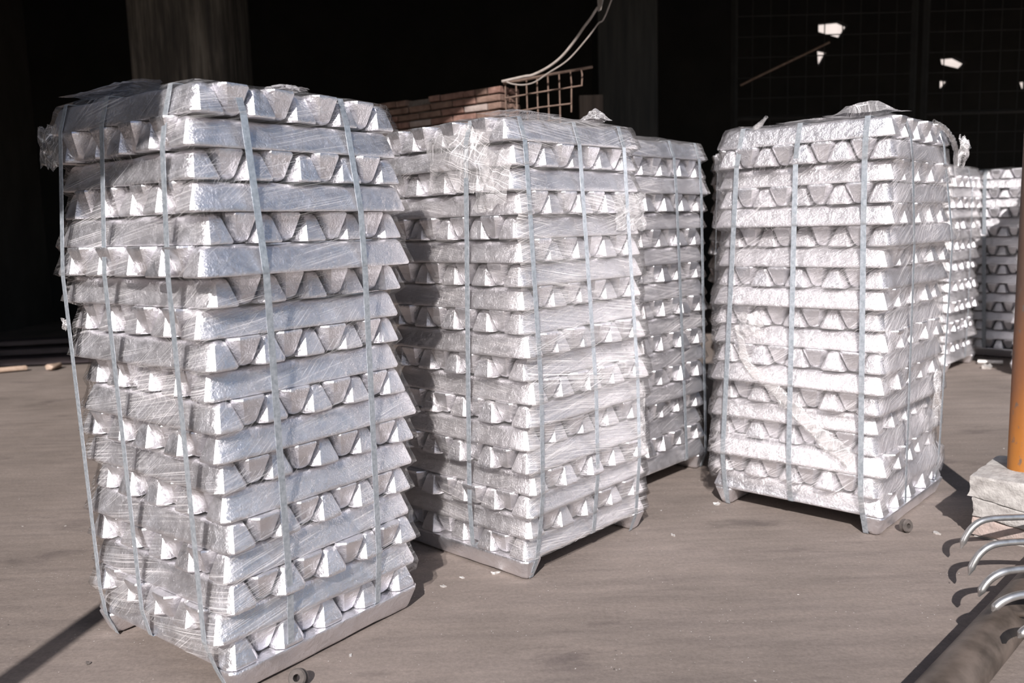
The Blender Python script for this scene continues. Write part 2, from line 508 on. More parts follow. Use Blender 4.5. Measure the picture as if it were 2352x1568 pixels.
def ingot_mesh(seed):
    rng = random.Random(seed)
    bm = bmesh.new()
    NS = 9
    end_slope = 0.027
    prof = [(0.0, 0.004), (0.0045, 0.0006), (0.012, 0.0), (0.036, 0.0), (0.060, 0.0), (0.0690, 0.0012), (0.0745, 0.0050), (ING_H, 0.0120)]
    dips = [rng.uniform(0.0, 0.0065) if 0 < i < NS else rng.uniform(0.0, 0.002) for i in range(NS + 1)]
    wob = [[rng.uniform(-0.0012, 0.0012) for _ in range(NS + 1)] for _ in range(2)]
    rings = []
    for z, ins in prof:
        f = z / ING_H
        hl = ING_L / 2 - end_slope * f - ins
        hb = ING_B / 2 - (ING_B - ING_T) / 2 * f - ins
        cx = 0.019 - 0.004 * f
        cy = 0.017 - 0.008 * f
        ring = []
        def add(x, y, i=None, side=0):
            zz = z
            if i is not None:
                y += wob[side][i] * (0.4 + f)
                if f > 0.8:
                    zz -= dips[i] * (f - 0.8) / 0.2
            ring.append(bm.verts.new((x, y, zz)))
        xs = [-hl + cx + (2 * (hl - cx)) * i / NS for i in range(NS + 1)]
        for i, x in enumerate(xs):
            add(x, -hb, i, 0)
        add(hl, -hb + cy); 
        add(hl + 0.0012, 0.0)
        add(hl, hb - cy)
        for i, x in reversed(list(enumerate(xs))):
            add(x, hb, i, 1)
        add(-hl, hb - cy)
        add(-hl - 0.0012, 0.0)
        add(-hl, -hb + cy)
        rings.append(ring)
    n = len(rings[0])
    for r0, r1 in zip(rings, rings[1:]):
        for k in range(n):
            bm.faces.new((r0[k], r0[(k + 1) % n], r1[(k + 1) % n], r1[k]))
    for r in (rings[0], rings[-1]):
        # cap in strips across the width
        half = NS + 1
        for i in range(NS):
            bm.faces.new((r[i], r[i + 1], r[2 * half + 1 - i], r[2 * half + 2 - i]))
        bm.faces.new((r[NS], r[half], r[half + 1], r[half + 2], r[half + 3]))
        bm.faces.new((r[0], r[2 * half + 2], r[2 * half + 3], r[2 * half + 4], r[2 * half + 5]))
    bmesh.ops.recalc_face_normals(bm, faces=bm.faces)
    me = bpy.data.meshes.new('ingot')
    bm.to_mesh(me); bm.free()
    for p in me.polygons:
        p.use_smooth = True
    me.set_sharp_from_angle(angle=radians(40))
    me.materials.append(ALU)
    tmp = bpy.data.objects.new('ingot_source', me)
    col.objects.link(tmp)
    wn_ = tmp.modifiers.new('w', 'WEIGHTED_NORMAL')
    wn_.keep_sharp = True
    wn_.weight = 80
    dg = bpy.context.evaluated_depsgraph_get()
    out = bpy.data.meshes.new_from_object(tmp.evaluated_get(dg))
    out.name = 'ingot'
    bpy.data.objects.remove(tmp)
    bpy.data.meshes.remove(me)
    return out

INGOTS = [ingot_mesh(s) for s in range(8)]
W = 0.72

def dirs(a):
    return V((cos(a), sin(a), 0)), V((sin(a), -cos(a), 0))      # along the left face, along the right face

class Bundle:
    """A strapped bundle of ingots: nineteen crossed layers on two inverted ingots."""
    def __init__(self, label, x, y, a, layers, first, seed, lh=0.0803, group='strapped ingot bundles'):
        self.lh = lh
        self.top = 19 * lh + ING_H * lh / 0.08046
        self.ih = ING_H * lh / 0.08046
        self.x, self.y, self.a = x, y, a
        self.rng = random.Random(seed)
        self.root = empty('ingot_bundle', label, 'ingot bundle', (x, y, 0), group)
        self.layers = []
        for k in range(19):
            dx, dy, da, wl_, wr_ = layers[k]
            dL, dR = dirs(a + da)
            self.layers.append(dict(N=V((x + dx, y + dy, 0)), dL=dL, dR=dR, WL=W + wl_, WR=W + wr_, z=(19 - k) * lh,
                                    along='L' if (k % 2 == 0) == (first == 'L') else 'R', rot=a + da))
        self.foot_along = 'R' if first == 'L' else 'L'
        self.build_ingots()

    def put(self, pos, ang, inverted, sx, flip, tilt=0.0):
        o = bpy.data.objects.new('ingot', self.rng.choice(INGOTS))
        col.objects.link(o)
        o.parent = self.root
        z0 = pos.z + (self.ih + 0.0012 if inverted else 0.0)
        o.location = V((pos.x, pos.y, z0)) - self.root.location
        o.rotation_euler = (pi if inverted else 0.0, tilt, ang + (pi if flip else 0.0))
        o.scale = (sx, 1, self.ih / ING_H)
        return o

    def build_ingots(self):
        r = self.rng
        for ly in self.layers:
            if ly['along'] == 'L':
                d, c, wd, wc = ly['dL'], ly['dR'], ly['WL'], ly['WR']
            else:
                d, c, wd, wc = ly['dR'], ly['dL'], ly['WR'], ly['WL']
            ang = math.atan2(d.y, d.x)
            step = (wc - ING_B) / 4
            for i in range(9):
                inv = i % 2 == 1
                s = ING_B / 2 + step * i / 2
                slip = 0.0 if i in (0, 8) else r.uniform(-0.011, 0.009)
                p = ly['N'] + d * (wd / 2 + slip) + c * (s + (r.uniform(-0.0012, 0.0012)))
                p.z = ly['z'] + (r.uniform(0, 0.0008))
                self.put(p, ang + (0 if i in (0, 8) else r.uniform(-0.006, 0.006)), inv, wd / ING_L, r.random() < 0.5)
        # two inverted feet
        ly = self.layers[-1]
        if self.foot_along == 'L':
            d, c, wd, wc = ly['dL'], ly['dR'], ly['WL'], ly['WR']
        else:
            d, c, wd, wc = ly['dR'], ly['dL'], ly['WR'], ly['WL']
        ang = math.atan2(d.y, d.x)
        for s in (ING_B * 0.42, wc - ING_B * 0.52):
            p = ly['N'] + d * (wd / 2) + c * s
            p.z = 0.0
            self.put(p, ang, True, wd / ING_L, r.random() < 0.5)

    # geometry of the outside
    def face_frame(self, side, ly):
        if side == 'L':
            return ly['N'], ly['dL'], -ly['dR'], ly['WL']
        return ly['N'], ly['dR'], -ly['dL'], ly['WR']

    def nominal(self, side):
        dL, dR = dirs(self.a)
        N = V((self.x, self.y, 0))
        return (N, dL, -dR) if side == 'L' else (N, dR, -dL)

    def outward(self, side, s, ly):
        """How far the layer's base edge stands out from the nominal face at s along it."""
        N, d, n = self.nominal(side)
        Nk, dk, nk, wk = self.face_frame(side, ly)
        p = N + d * s
        # the line Nk + dk*t meets p + n*q
        den = n.dot(nk)
        return (Nk - p).dot(nk) / den

    def strap(self, side, s_top, s_bot, foot=False, width=0.021, off=0.0028):
        N, d, n = self.nominal(side)
        pts = []
        ztop = self.top
        for ly in self.layers:
            z = ly['z']
            s = s_bot + (s_top - s_bot) * z / ztop
            pts.append((z + 0.004, self.outward(side, s, ly)))
        ly0 = self.layers[0]
        pts.insert(0, (ztop + 0.002, self.outward(side, s_top, ly0) - 0.022))
        if foot:
            pts.append((0.078, self.outward(side, s_bot, self.layers[-1])))
            pts.append((0.004, self.outward(side, s_bot, self.layers[-1]) - 0.030))
        else:
            pts.append((self.lh, self.outward(side, s_bot, self.layers[-1]) - 0.002))
        # taut: outer hull of the profile
        hull = []
        for z, q in pts:
            while len(hull) >= 2:
                (z0, q0), (z1, q1) = hull[-2], hull[-1]
                if (q1 - q0) * (z0 - z) <= (q - q0) * (z0 - z1):
                    hull.pop()
                else:
                    break
            hull.append((z, q))
        prof = [(ztop + 0.003, hull[0][1] - 0.30)] + hull + [(self.lh - 0.004, hull[-1][1] - 0.12)]
        if foot:
            prof.pop()
        line = []
        for z, q in prof:
            s = s_bot + (s_top - s_bot) * max(0, min(1, z / ztop))
            line.append((N + d * s + n * (q + off) + V((0, 0, z))))
        bm = bmesh.new()
        th = 0.0011
        rows = []
        for i, p in enumerate(line):
            t = (line[min(i + 1, len(line) - 1)] - line[max(i - 1, 0)]).normalized()
            nn = d.cross(t)
            if nn.dot(n + V((0, 0, 0.5))) < 0:
                nn = -nn
            rows.append([bm.verts.new(p + d * (sx * width / 2) + nn * (sn * th)) for sx, sn in ((-1, 0), (1, 0), (1, 1), (-1, 1))])
        for a, b in zip(rows, rows[1:]):
            for k in range(4):
                bm.faces.new((a[k], a[(k + 1) % 4], b[(k + 1) % 4], b[k]))
        bm.faces.new(rows[0][::-1]); bm.faces.new(rows[-1])
        bmesh.ops.translate(bm, verts=bm.verts, vec=-self.root.location)
        o = from_bm('strap', bm, STEEL, self.root, self.root.location, smooth=False)
        return o

    def film(self, mat, last=18, seg=14, top=True, name='stretch_film', bottom_drop=0.0, first=0, sag=1.0, out=0.0, dens=((1, 1), (1, 1), (1, 1), (1, 1))):
        """The wrap: a taut skin over the corners of the layers, sagging in between."""
        rings = []
        sd = self.rng.uniform(0, 50)
        def rect(ly, inset, z):
            N, dL, dR = ly['N'], ly['dL'], ly['dR']
            a = N - dL * -inset + dR * inset
            c0 = N + dL * inset + dR * inset
            c1 = N + dL * inset + dR * (ly['WR'] - inset)
            c2 = N + dL * (ly['WL'] - inset) + dR * (ly['WR'] - inset)
            c3 = N + dL * (ly['WL'] - inset) + dR * inset
            cs = [c0, c1, c2, c3]
            out = []
            for i in range(4):
                p, q = cs[i], cs[(i + 1) % 4]
                for k in range(seg):
                    t = k / seg
                    # ease to round the corner slightly
                    b = p.lerp(q, t)
                    cen = (c0 + c2) / 2
                    if k == 0:
                        b = b + (cen - b).normalized() * 0.006
                    w = noise.noise(V((i * 7 + t * 6, z * 9, sd))) * 0.0035 + noise.noise(V((i * 7 + t * 22, z * 30, sd + 9))) * 0.0018
                    nrm = (q - p).normalized()
                    outn = V((nrm.y, -nrm.x, 0))
                    if (b - cen).dot(outn) < 0:
                        outn = -outn
                    b = b + outn * w
                    out.append(V((b.x, b.y, z)))
            return out
        prof = ((0.004, -0.0055), (0.020, -0.001), (0.044, 0.0075), (0.066, 0.0125))
        for k in range(first, last + 1):
            ly = self.layers[k]
            for dz, ins in reversed(prof):
                rings.append(rect(ly, (ins + 0.0055) * sag - 0.0055 - out, ly['z'] + dz))
        # tail below the last layer
        ly = self.layers[last]
        if bottom_drop:
            r = rect(ly, 0.002, ly['z'] - bottom_drop)
            for i, p in enumerate(r):
                p.z += noise.noise(V((i * 0.35, 3.1, sd))) * 0.05
                p.z = min(p.z, ly['z'] - 0.004)
            rings.append(r)
        if top:
            ly = self.layers[0]
            zt = ly['z'] + self.ih
            tops = [rect(ly, 0.020, zt + 0.004), rect(ly, 0.06, zt + 0.009), rect(ly, 0.16, zt + 0.009), rect(ly, 0.27, zt + 0.009)]
            for j, r in enumerate(tops[1:]):
                for i, p in enumerate(r):
                    p.z += max(0, noise.noise(V((p.x * 5, p.y * 5, sd)))) * 0.018 + abs(noise.noise(V((p.x * 14, p.y * 14, sd + 4)))) * 0.01
            rings = tops[::-1] + rings
        bm = bmesh.new()
        uvl = bm.loops.layers.uv.new('UVMap')
        dl = bm.loops.layers.float.new('film_cover')
        rows = [[bm.verts.new(p) for p in r] for r in rings]
        n = len(rows[0])
        per = W / seg
        for j in range(len(rows) - 1):
            r0, r1 = rows[j], rows[j + 1]
            for k in range(n):
                f = bm.faces.new((r0[k], r1[k], r1[(k + 1) % n], r0[(k + 1) % n]))
                f.smooth = True
                uvs = ((k, r0[k]), (k, r1[k]), (k + 1, r1[(k + 1) % n]), (k + 1, r0[(k + 1) % n]))
                for lp, (u, v) in zip(f.loops, uvs):
                    lp[uvl].uv = (u * per, v.co.z)
                    hi, lo = dens[min(3, k // seg)]
                    lp[dl] = lo + (hi - lo) * min(1, max(0, v.co.z / 1.6))
        bmesh.ops.translate(bm, verts=bm.verts, vec=-self.root.location)
        me = bpy.data.meshes.new(name)
        bm.to_mesh(me); bm.free()
        o = link(name, me, mat, self.root, self.root.location)
        return o

    def at(self, side, s, z, off=0.0):
        N, d, n = self.nominal(side)
        return N + d * s + n * off + V((0, 0, z))

    def crumple(self, name, centre, ax, ay, nrm, sx, sy, amp, seed, mat=None, peak=0.0, nx=12, ny=9, label=None, taper=0.0, curl=0.0):
        """A loose gathered piece of film."""
        bm = bmesh.new()
        uvl = bm.loops.layers.uv.new('UVMap')
        dl = bm.loops.layers.float.new('film_cover')
        g = []
        for i in range(nx + 1):
            row = []
            for j in range(ny + 1):
                u, v = i / nx * 2 - 1, j / ny * 2 - 1
                ed = 1 + 0.28 * noise.noise(V((u * 2, v * 2, seed + 5)))
                h = 1 - abs(noise.noise(V((u * 1.5, v * 1.5, seed)))) * 2
                h2 = abs(noise.noise(V((u * 3.4, v * 3.4, seed + 2))))
                rr = max(0, 1 - u * u) * max(0, 1 - v * v)
                w = amp * (h * 0.6 + h2 * 0.9) * (0.35 + 0.65 * rr) + peak * max(0, 1 - (u * u + v * v)) ** 1.5 + curl * u * u
                p = centre + ax * (u * sx * ed * (1 - taper * (v * 0.5 + 0.5))) + ay * (v * sy * ed) + nrm * w
                p = p + ax * (noise.noise(V((u * 4, v * 4, seed + 7))) * amp * 0.55) + ay * (noise.noise(V((u * 4, v * 4, seed + 8))) * amp * 0.55)
                row.append(bm.verts.new(p - self.root.location))
            g.append(row)
        for i in range(nx):
            for j in range(ny):
                f = bm.faces.new((g[i][j], g[i + 1][j], g[i + 1][j + 1], g[i][j + 1]))
                for lp, (a, b) in zip(f.loops, ((i, j), (i + 1, j), (i + 1, j + 1), (i, j + 1))):
                    lp[uvl].uv = (a / nx * sx * 2, b / ny * sy * 2)
                    lp[dl] = 1.0
        me = bpy.data.meshes.new(name)
        bm.to_mesh(me); bm.free()
        for p in me.polygons:
            p.use_smooth = (p.index % 3 != 0)
        o = link(name, me, mat or FILM_T, self.root, self.root.location)
        if label:
            o['label'] = label
        return o

    def rope(self, name, pts, rad, seed, label=None, nrm=None):
        """A twisted roll of film along a path."""
        path = smooth_path(pts, 7)
        n = 11
        bm = bmesh.new()
        uvl = bm.loops.layers.uv.new('UVMap')
        dl = bm.loops.layers.float.new('film_cover')
        rows = []
        L_ = 0.0
        for i, p in enumerate(path):
            t = (path[min(i + 1, len(path) - 1)] - path[max(i - 1, 0)]).normalized()
            b = (nrm - t * nrm.dot(t)).normalized() if nrm is not None else t.cross(V((0.3, 0.2, 1))).normalized()
            a = t.cross(b)
            if i:
                L_ += (p - path[i - 1]).length
            f = i / (len(path) - 1)
            rr = rad[0] * (1 - f) + rad[1] * f
            row = []
            for k in range(n):
                th = 2 * pi * k / n + i * 0.35
                q = rr * (0.7 + 0.9 * abs(noise.noise(V((cos(th) * 1.6, sin(th) * 1.6, L_ * 18 + seed)))))
                row.append(bm.verts.new(p + (a * cos(th) + b * sin(th) * (0.3 if nrm is not None else 0.7)) * q - self.root.location))
            rows.append((row, L_))
        for (r0, l0), (r1, l1) in zip(rows, rows[1:]):
            for k in range(n):
                f = bm.faces.new((r0[k], r0[(k + 1) % n], r1[(k + 1) % n], r1[k]))
                for lp, (u, v) in zip(f.loops, ((l0, k), (l0, k + 1), (l1, k + 1), (l1, k))):
                    lp[uvl].uv = (u, v * 0.006)
                    lp[dl] = 1.0
        me = bpy.data.meshes.new(name)
        bm.to_mesh(me); bm.free()
        for p in me.polygons:
            p.use_smooth = True
        o = link(name, me, FILM_T, self.root, self.root.location)
        if label:
            o['label'] = label
        return o

LAY_A = [[0.012,0.003,0.03,0.0,-0.005],[-0.008,-0.008,-0.012,-0.0,-0.004],[-0.012,-0.007,-0.038,0.0,-0.003],[-0.002,-0.019,-0.036,0.008,0.005],[0.013,-0.003,0.03,0.002,0.005],[0.016,-0.046,0.016,0.011,0.032],[0.014,0.018,0.053,-0.004,0.006],[-0.027,0.013,-0.032,-0.02,-0.014],[0.002,0.001,0.029,-0.014,-0.013],[-0.017,0.02,-0.026,-0.036,-0.034],[0.004,-0.002,0.005,-0.028,-0.011],[0.0,0.005,-0.008,0.018,0.029],[-0.004,0.009,-0.011,0.009,0.015],[0.004,0.015,-0.001,-0.031,-0.002],[0.015,0.004,0.018,0.015,-0.015],[0.003,0.006,0.008,0.001,-0.018],[0.008,-0.01,-0.008,0.006,-0.004],[-0.029,-0.016,-0.034,-0.001,0.015],[-0.005,0.003,-0.006,0.002,-0.006]]
LAY_B = [[-0.037,-0.011,-0.04,0.0,0.005],[-0.02,-0.006,0.0,0.0,0.0],[-0.022,-0.001,-0.018,0.0,0.002],[-0.004,-0.0,-0.0,0.0,0.0],[-0.013,0.0,-0.009,0.0,0.0],[-0.006,-0.001,0.0,0.0,0.0],[-0.001,-0.0,-0.009,0.0,-0.002],[-0.003,0.004,0.0,0.0,0.0],[-0.001,0.0,0.0,0.0,0.0],[0.011,-0.017,0.0,0.0,0.0],[0.009,0.001,0.015,0.0,0.003],[0.025,-0.009,0.0,0.0,0.0],[0.014,-0.011,0.0,0.0,0.0],[0.001,-0.01,-0.0,0.0,0.0],[0.008,-0.018,0.0,0.0,0.0],[0.021,-0.003,0.0,0.0,0.0],[0.007,-0.006,0.015,0.0,0.011],[0.005,0.011,0.0,0.0,0.0],[-0.007,0.02,-0.011,0.0,0.016]]
LAY_C = [[0.01,0.007,0.024,-0.013,0.0],[0.016,-0.005,0.046,-0.004,0.0],[0.009,0.005,0.002,-0.006,0.0],[0.008,-0.003,0.003,-0.003,0.0],[0.009,-0.013,0.024,0.007,0.0],[0.009,-0.004,-0.041,-0.005,0.0],[-0.006,0.005,-0.032,-0.006,0.0],[0.001,0.009,-0.018,-0.004,0.0],[0.001,0.005,0.02,0.003,0.0],[-0.0,0.018,0.012,-0.002,0.0],[0.009,0.005,0.012,0.013,0.0],[-0.001,-0.008,0.01,-0.002,0.0],[-0.009,-0.012,0.01,0.013,0.0],[-0.013,-0.003,-0.022,-0.004,0.0],[-0.011,0.025,0.021,-0.006,0.0],[-0.012,0.017,-0.024,0.002,0.0],[0.011,-0.009,0.053,0.015,0.0],[-0.018,-0.01,-0.026,0.013,0.015],[0.008,0.003,0.007,0.012,0.028]]
def loose_layers(seed, amp=0.010):
    r = random.Random(seed)
    return [[r.uniform(-amp, amp), r.uniform(-amp, amp), r.uniform(-0.022, 0.022), r.uniform(-0.004, 0.006), r.uniform(-0.004, 0.006)] for _ in range(19)]

A = Bundle('nearest wrapped aluminium ingot bundle, its top corner in shadow, five steel straps', -0.7637, 2.1173, 2.487, LAY_A, 'L', 11, 0.0807)
B = Bundle('wrapped aluminium ingot bundle with a crumpled film knot near its top', 0.0372, 2.8059, 2.3986, LAY_B, 'R', 12, 0.0796)
Cb = Bundle('wrapped aluminium ingot bundle with a twisted diagonal roll of film, beside the concrete footing', 1.3949, 3.1496, 2.3874, LAY_C, 'L', 13, 0.0803)
Db = Bundle('wrapped aluminium ingot bundle half hidden behind the bundle with the film knot', 0.485, 3.69, 2.39, loose_layers(4), 'R', 14)
Eb = Bundle('narrow strip of a sunlit ingot bundle just behind the diagonally roped bundle', 3.38, 6.54, 2.38, loose_layers(5), 'R', 15)
Fb = Bundle('ingot bundle lit at the top and shaded below, one grey strap, behind the rusty post', 4.45, 7.03, 2.38, loose_layers(6), 'R', 16)
Gb = Bundle('ingot bundle mostly hidden behind the rusty orange post', 4.34, 5.95, 2.38, loose_layers(7), 'L', 17)
Hb = Bundle('dark ingot bundle glimpsed in the gap between two wrapped bundles', 1.12, 4.38, 1.47, loose_layers(8), 'R', 18)

# straps: side, position at the top and at the bottom along the face
for s in (('L', .625, .655, True), ('L', .407, .395, False), ('L', .112, .062, True), ('R', .147, .197, False), ('R', .505, .529, False)):
    A.strap(*s)
for s in (('L', .206, .287, False), ('R', .048, .060, True), ('R', .321, .387, False), ('R', .575, .664, True)):
    B.strap(*s)
for s in (('L', .598, .664, True), ('L', .357, .364, False), ('L', .099, .066, True), ('R', .189, .263, False), ('R', .62, .64, False)):
    Cb.strap(*s)
for s in (('R', .397, .516, False), ('R', .619, .69, True)):
    Db.strap(*s)
for s in (('L', .15, .16, False), ('R', .40, .42, False)):
    Eb.strap(*s)
Fb.strap('L', .52, .46, False, 0.03)
Fb.strap('L', .12, .12, False)
Gb.strap('L', .30, .31, False)
Hb.strap('L', .40, .41, False)

A.film(FILM, 17, bottom_drop=0.03, dens=((.6, .9), (1, 1), (1, 1), (.8, 1.0)))
B.film(FILM_B, 18, dens=((.9, 1.0), (1, 1), (1, 1), (.5, .35)))
Cb.film(FILM_C, 17, bottom_drop=0.03, dens=((1.0, 1.2), (1, 1), (1, 1), (.3, .9)))
B.film(FILM_B, 18, top=False, name='outer_wrap', first=3, sag=.4, out=.004, dens=((1.0, 1.0), (1, 1), (1, 1), (.12, .2)))
Cb.film(FILM_C, 17, top=False, name='outer_wrap', first=1, sag=.3, out=.004, bottom_drop=.05, dens=((.9, 1.1), (1, 1), (1, 1), (.1, .5)))
Db.film(FILM_B, 18)
Eb.film(FILM_B, 18, seg=8)
Fb.film(FILM, 8, seg=8)
Gb.film(FILM, 18, seg=8)
Hb.film(FILM, 18, seg=8)

Z = V((0, 0, 1))
def fr(b, side):
    N, d, n = b.nominal(side)
    return d, n
# loose film on the nearest bundle
d, n = fr(A, 'L')
A.crumple('film_flap', A.at('L', .695, 1.50, .012), d, Z, n, .06, .06, .022, 3.1, label='torn flap of film sticking out at the shaded corner')
A.crumple('film_flap', A.at('L', .42, A.top + .02, -.06), d, n, Z, .20, .06, .022, 4.4)
A.crumple('film_flap', A.at('R', .34, A.top + .012, -.05), fr(A, 'R')[0], fr(A, 'R')[1], Z, .05, .03, .022, 5.9)
A.crumple('film_flap', A.at('L', .735, .98, .0), d, Z, n, .014, .018, .014, 7.7, nx=8, ny=8)
# on the bundle behind it
d, n = fr(B, 'L')
B.crumple('film_knot', B.at('L', .255, 1.46, .012), d, Z, n, .15, .10, .020, 8.3, peak=.03, label='crumpled knot of gathered film')
B.crumple('film_knot', B.at('L', .10, 1.39, .012), d, (Z * 0.8 - d * 0.3).normalized(), n, .07, .10, .014, 9.3, peak=.008)
d2, n2 = fr(B, 'R')
B.crumple('film_flap', B.at('L', .06, B.top + .012, -.08), d2, n2, Z, .13, .07, .012, 10.2, peak=.006)
B.crumple('film_flap', B.at('R', .50, B.top + .020, -.06), d2, n2, Z, .07, .045, .022, 11.6, peak=.03)
B.crumple('film_flap', B.at('R', .675, .47, .008), d2, Z, n2, .028, .14, .018, 12.1)
B.crumple('film_flap', B.at('R', .62, 1.28, .006), d2, Z, n2, .10, .07, .012, 12.9)
# on the right-hand bundle
d, n = fr(Cb, 'L')
Cb.rope('film_rope', [Cb.at('L', s, z, .016) for s, z in ((.60, .80), (.575, .70), (.546, .63), (.418, .534), (.305, .44), (.214, .364), (.108, .293))], (.016, .040), 2.0, label='twisted diagonal roll of film', nrm=n)
Cb.crumple('film_knot', Cb.at('L', .545, .80, .012), d, Z, n, .055, .05, .024, 13.4, peak=.012, label='brownish crumpled knot of film')
Cb.rope('film_rope', [Cb.at('L', s, z, o) for s, z, o in ((.56, Cb.top + .0, -.04), (.53, Cb.top + .022, -.04), (.505, Cb.top + .042, -.035))], (.014, .010), 5.0, label='twisted end of film standing up from the top')
Cb.crumple('film_flap', Cb.at('L', .14, Cb.top + .015, -.10), d, n, Z, .13, .07, .022, 14.9, peak=.040)
Cb.crumple('film_flap', Cb.at('L', .32, Cb.top + .006, -.06), d, n, Z, .13, .05, .016, 15.7)
d2, n2 = fr(Cb, 'R')
Cb.crumple('film_flap', Cb.at('R', .55, .47, .02), d2, Z, n2, .05, .11, .02, 16.6, label='loose pale flap of film')
Cb.crumple('film_knot', Cb.at('R', .73, 1.50, .025), d2, Z, n2, .04, .06, .03, 17.3, peak=.02)
Cb.rope('film_rope', [Cb.at('R', s, z, .01) for s, z in ((.42, 1.60), (.55, 1.585), (.66, 1.55), (.73, 1.50), (.745, 1.43))], (.010, .018), 8.0)

# ------------------------------------------------------------------ rusty post on its concrete footing
PX, PY = 1.968, 3.215
post = empty('rusty_post', 'rusty orange steel post set in a cracked concrete footing', 'post', (PX, PY, 0))
bm = tube_bm([(0, 0, 0.24), (0, 0, 0.30), (0, 0, 1.5), (0, 0, 4.0)], 0.05, 28)
bmesh.ops.translate(bm, verts=bm.verts, vec=(0, 0, -0.24))
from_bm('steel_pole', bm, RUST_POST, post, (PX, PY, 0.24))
def concrete_course(z0a, z1a, z0b, z1b, seed, mat, s0, s1, n0, n1):
    """One cracked course of the footing; s runs away from the lens, n to the right; heights differ left to right."""
    S, Nn = V((.707, .707, 0)), V((.707, -.707, 0))
    bm = bmesh.new()
    NX, NY, NZ = 12, 8, 5
    box = box_bm(1, 1, 1)
    bm = box
    bmesh.ops.subdivide_edges(bm, edges=bm.edges, cuts=9, use_grid_fill=True)
    for v in bm.verts:
        fs, fn, fz = v.co.x + .5, v.co.y + .5, v.co.z + .5
        s = s0 + (s1 - s0) * fs
        nn = n0 + (n1 - n0) * fn
        zl = z0a + (z0b - z0a) * fn
        zh = z1a + (z1b - z1a) * fn
        z = zl + (zh - zl) * fz
        p = S * s + Nn * nn + V((0, 0, z))
        edge = (1 if fs < .02 else 0) + (1 if fn < .02 else 0) + (1 if fz > .98 else 0) + (1 if fz < .02 else 0)
        q = V((p.x * 26 + seed, p.y * 26, p.z * 34))
        amp = 0.005 if fs < .02 or fn < .02 else 0.0015
        p += S * (noise.noise(q) * amp) + Nn * (noise.noise(q + V((9, 0, 0))) * amp)
        if edge >= 2:
            rec = 0.003 + 0.005 * noise.noise(q * 1.7)
            if fs < .02: p += S * rec
            if fn < .02: p += Nn * rec
            if fz > .98: p.z -= rec * 0.7
            if fz < .02: p.z += rec * 0.4
        v.co = p - post.location
    return from_bm('concrete_course', bm, mat, post, (PX, PY, 0), angle=32)
concrete_course(.165, .247, .128, .247, 1, CONCRETE, 3.462, 3.83, -1.010, -.735)
concrete_course(.088, .163, .060, .126, 2, CONCRETE, 3.467, 3.82, -.995, -.735)
concrete_course(.010, .086, .008, .058, 3, CONCRETE_RED, 3.474, 3.82, -.998, -.735)
bm = box_bm(.33, .24, .238)
from_bm('concrete_core', bm, CONCRETE, post, ((.707 * (3.65 - .868)), (.707 * (3.65 + .868)), .119))
bpy.data.objects['concrete_core'].rotation_euler.z = radians(45)

# ------------------------------------------------------------------ brown pipe with curved tines
S, Nn = V((.707, .707, 0)), V((.707, -.707, 0))
PR = 0.0603
pc = Nn * -.6576 + S * 2.4
rake = empty('tined_pipe', 'brown steel pipe lying on the ground with bright curved steel tines', 'pipe', (pc.x, pc.y, 0))
bm = tube_bm(smooth_path([Nn * -.6576 + S * s + V((0, 0, PR)) for s in (1.72, 2.0, 2.4, 2.8, 3.2, 3.44)], 4), PR, 32)
bmesh.ops.translate(bm, verts=bm.verts, vec=-rake.location)
from_bm('pipe', bm, PIPE, rake, rake.location)
TDIR = V((.985, .12, 0)).normalized()
def tine(tip, top, reach, seed):
    """From the cut point of the tip up over an arc and on to the pipe."""
    T = V(tip)
    dz = top - T.z
    prof = [(0.0, 0.0), (.014, dz * .38), (.036, dz * .70), (.068, dz * .92), (.112, dz), (.19, dz * .99), (reach * .75, dz * .90), (reach, dz * .72)]
    pts = smooth_path([T + TDIR * a + V((0, 0, b)) for a, b in prof], 5)
    m = len(pts)
    rad = [0.0022 + (0.0112 - 0.0022) * min(1, i / 3.0) for i in range(m)]
    bm = tube_bm(pts, rad, 12)
    # a strut from the tine down to the pipe
    bmesh.ops.translate(bm, verts=bm.verts, vec=-rake.location)
    o = from_bm('tine', bm, TINE, rake, rake.location)
    return T + TDIR * reach + V((0, 0, dz * .72))
ends = []
for tip, top in (((1.548, 2.852, .078), .178), ((1.455, 2.627, .078), .178), ((1.365, 2.406, .108), .182), ((1.302, 2.226, .148), .190), ((1.275, 2.06, .155), .195)):
    nn = (V(tip)).dot(Nn)
    reach = max(.34, (-.6576 - nn) / .61 + .06)
    ends.append(tine(tip, top, reach, tip[0]))
for e in ends:
    s = e.dot(S)
    foot = Nn * -.640 + S * (s - .01) + V((0, 0, PR * 1.7))
    bm = tube_bm([e, foot], 0.0095, 10)
    bmesh.ops.translate(bm, verts=bm.verts, vec=-rake.location)
    from_bm('strut', bm, PIPE, rake, rake.location)

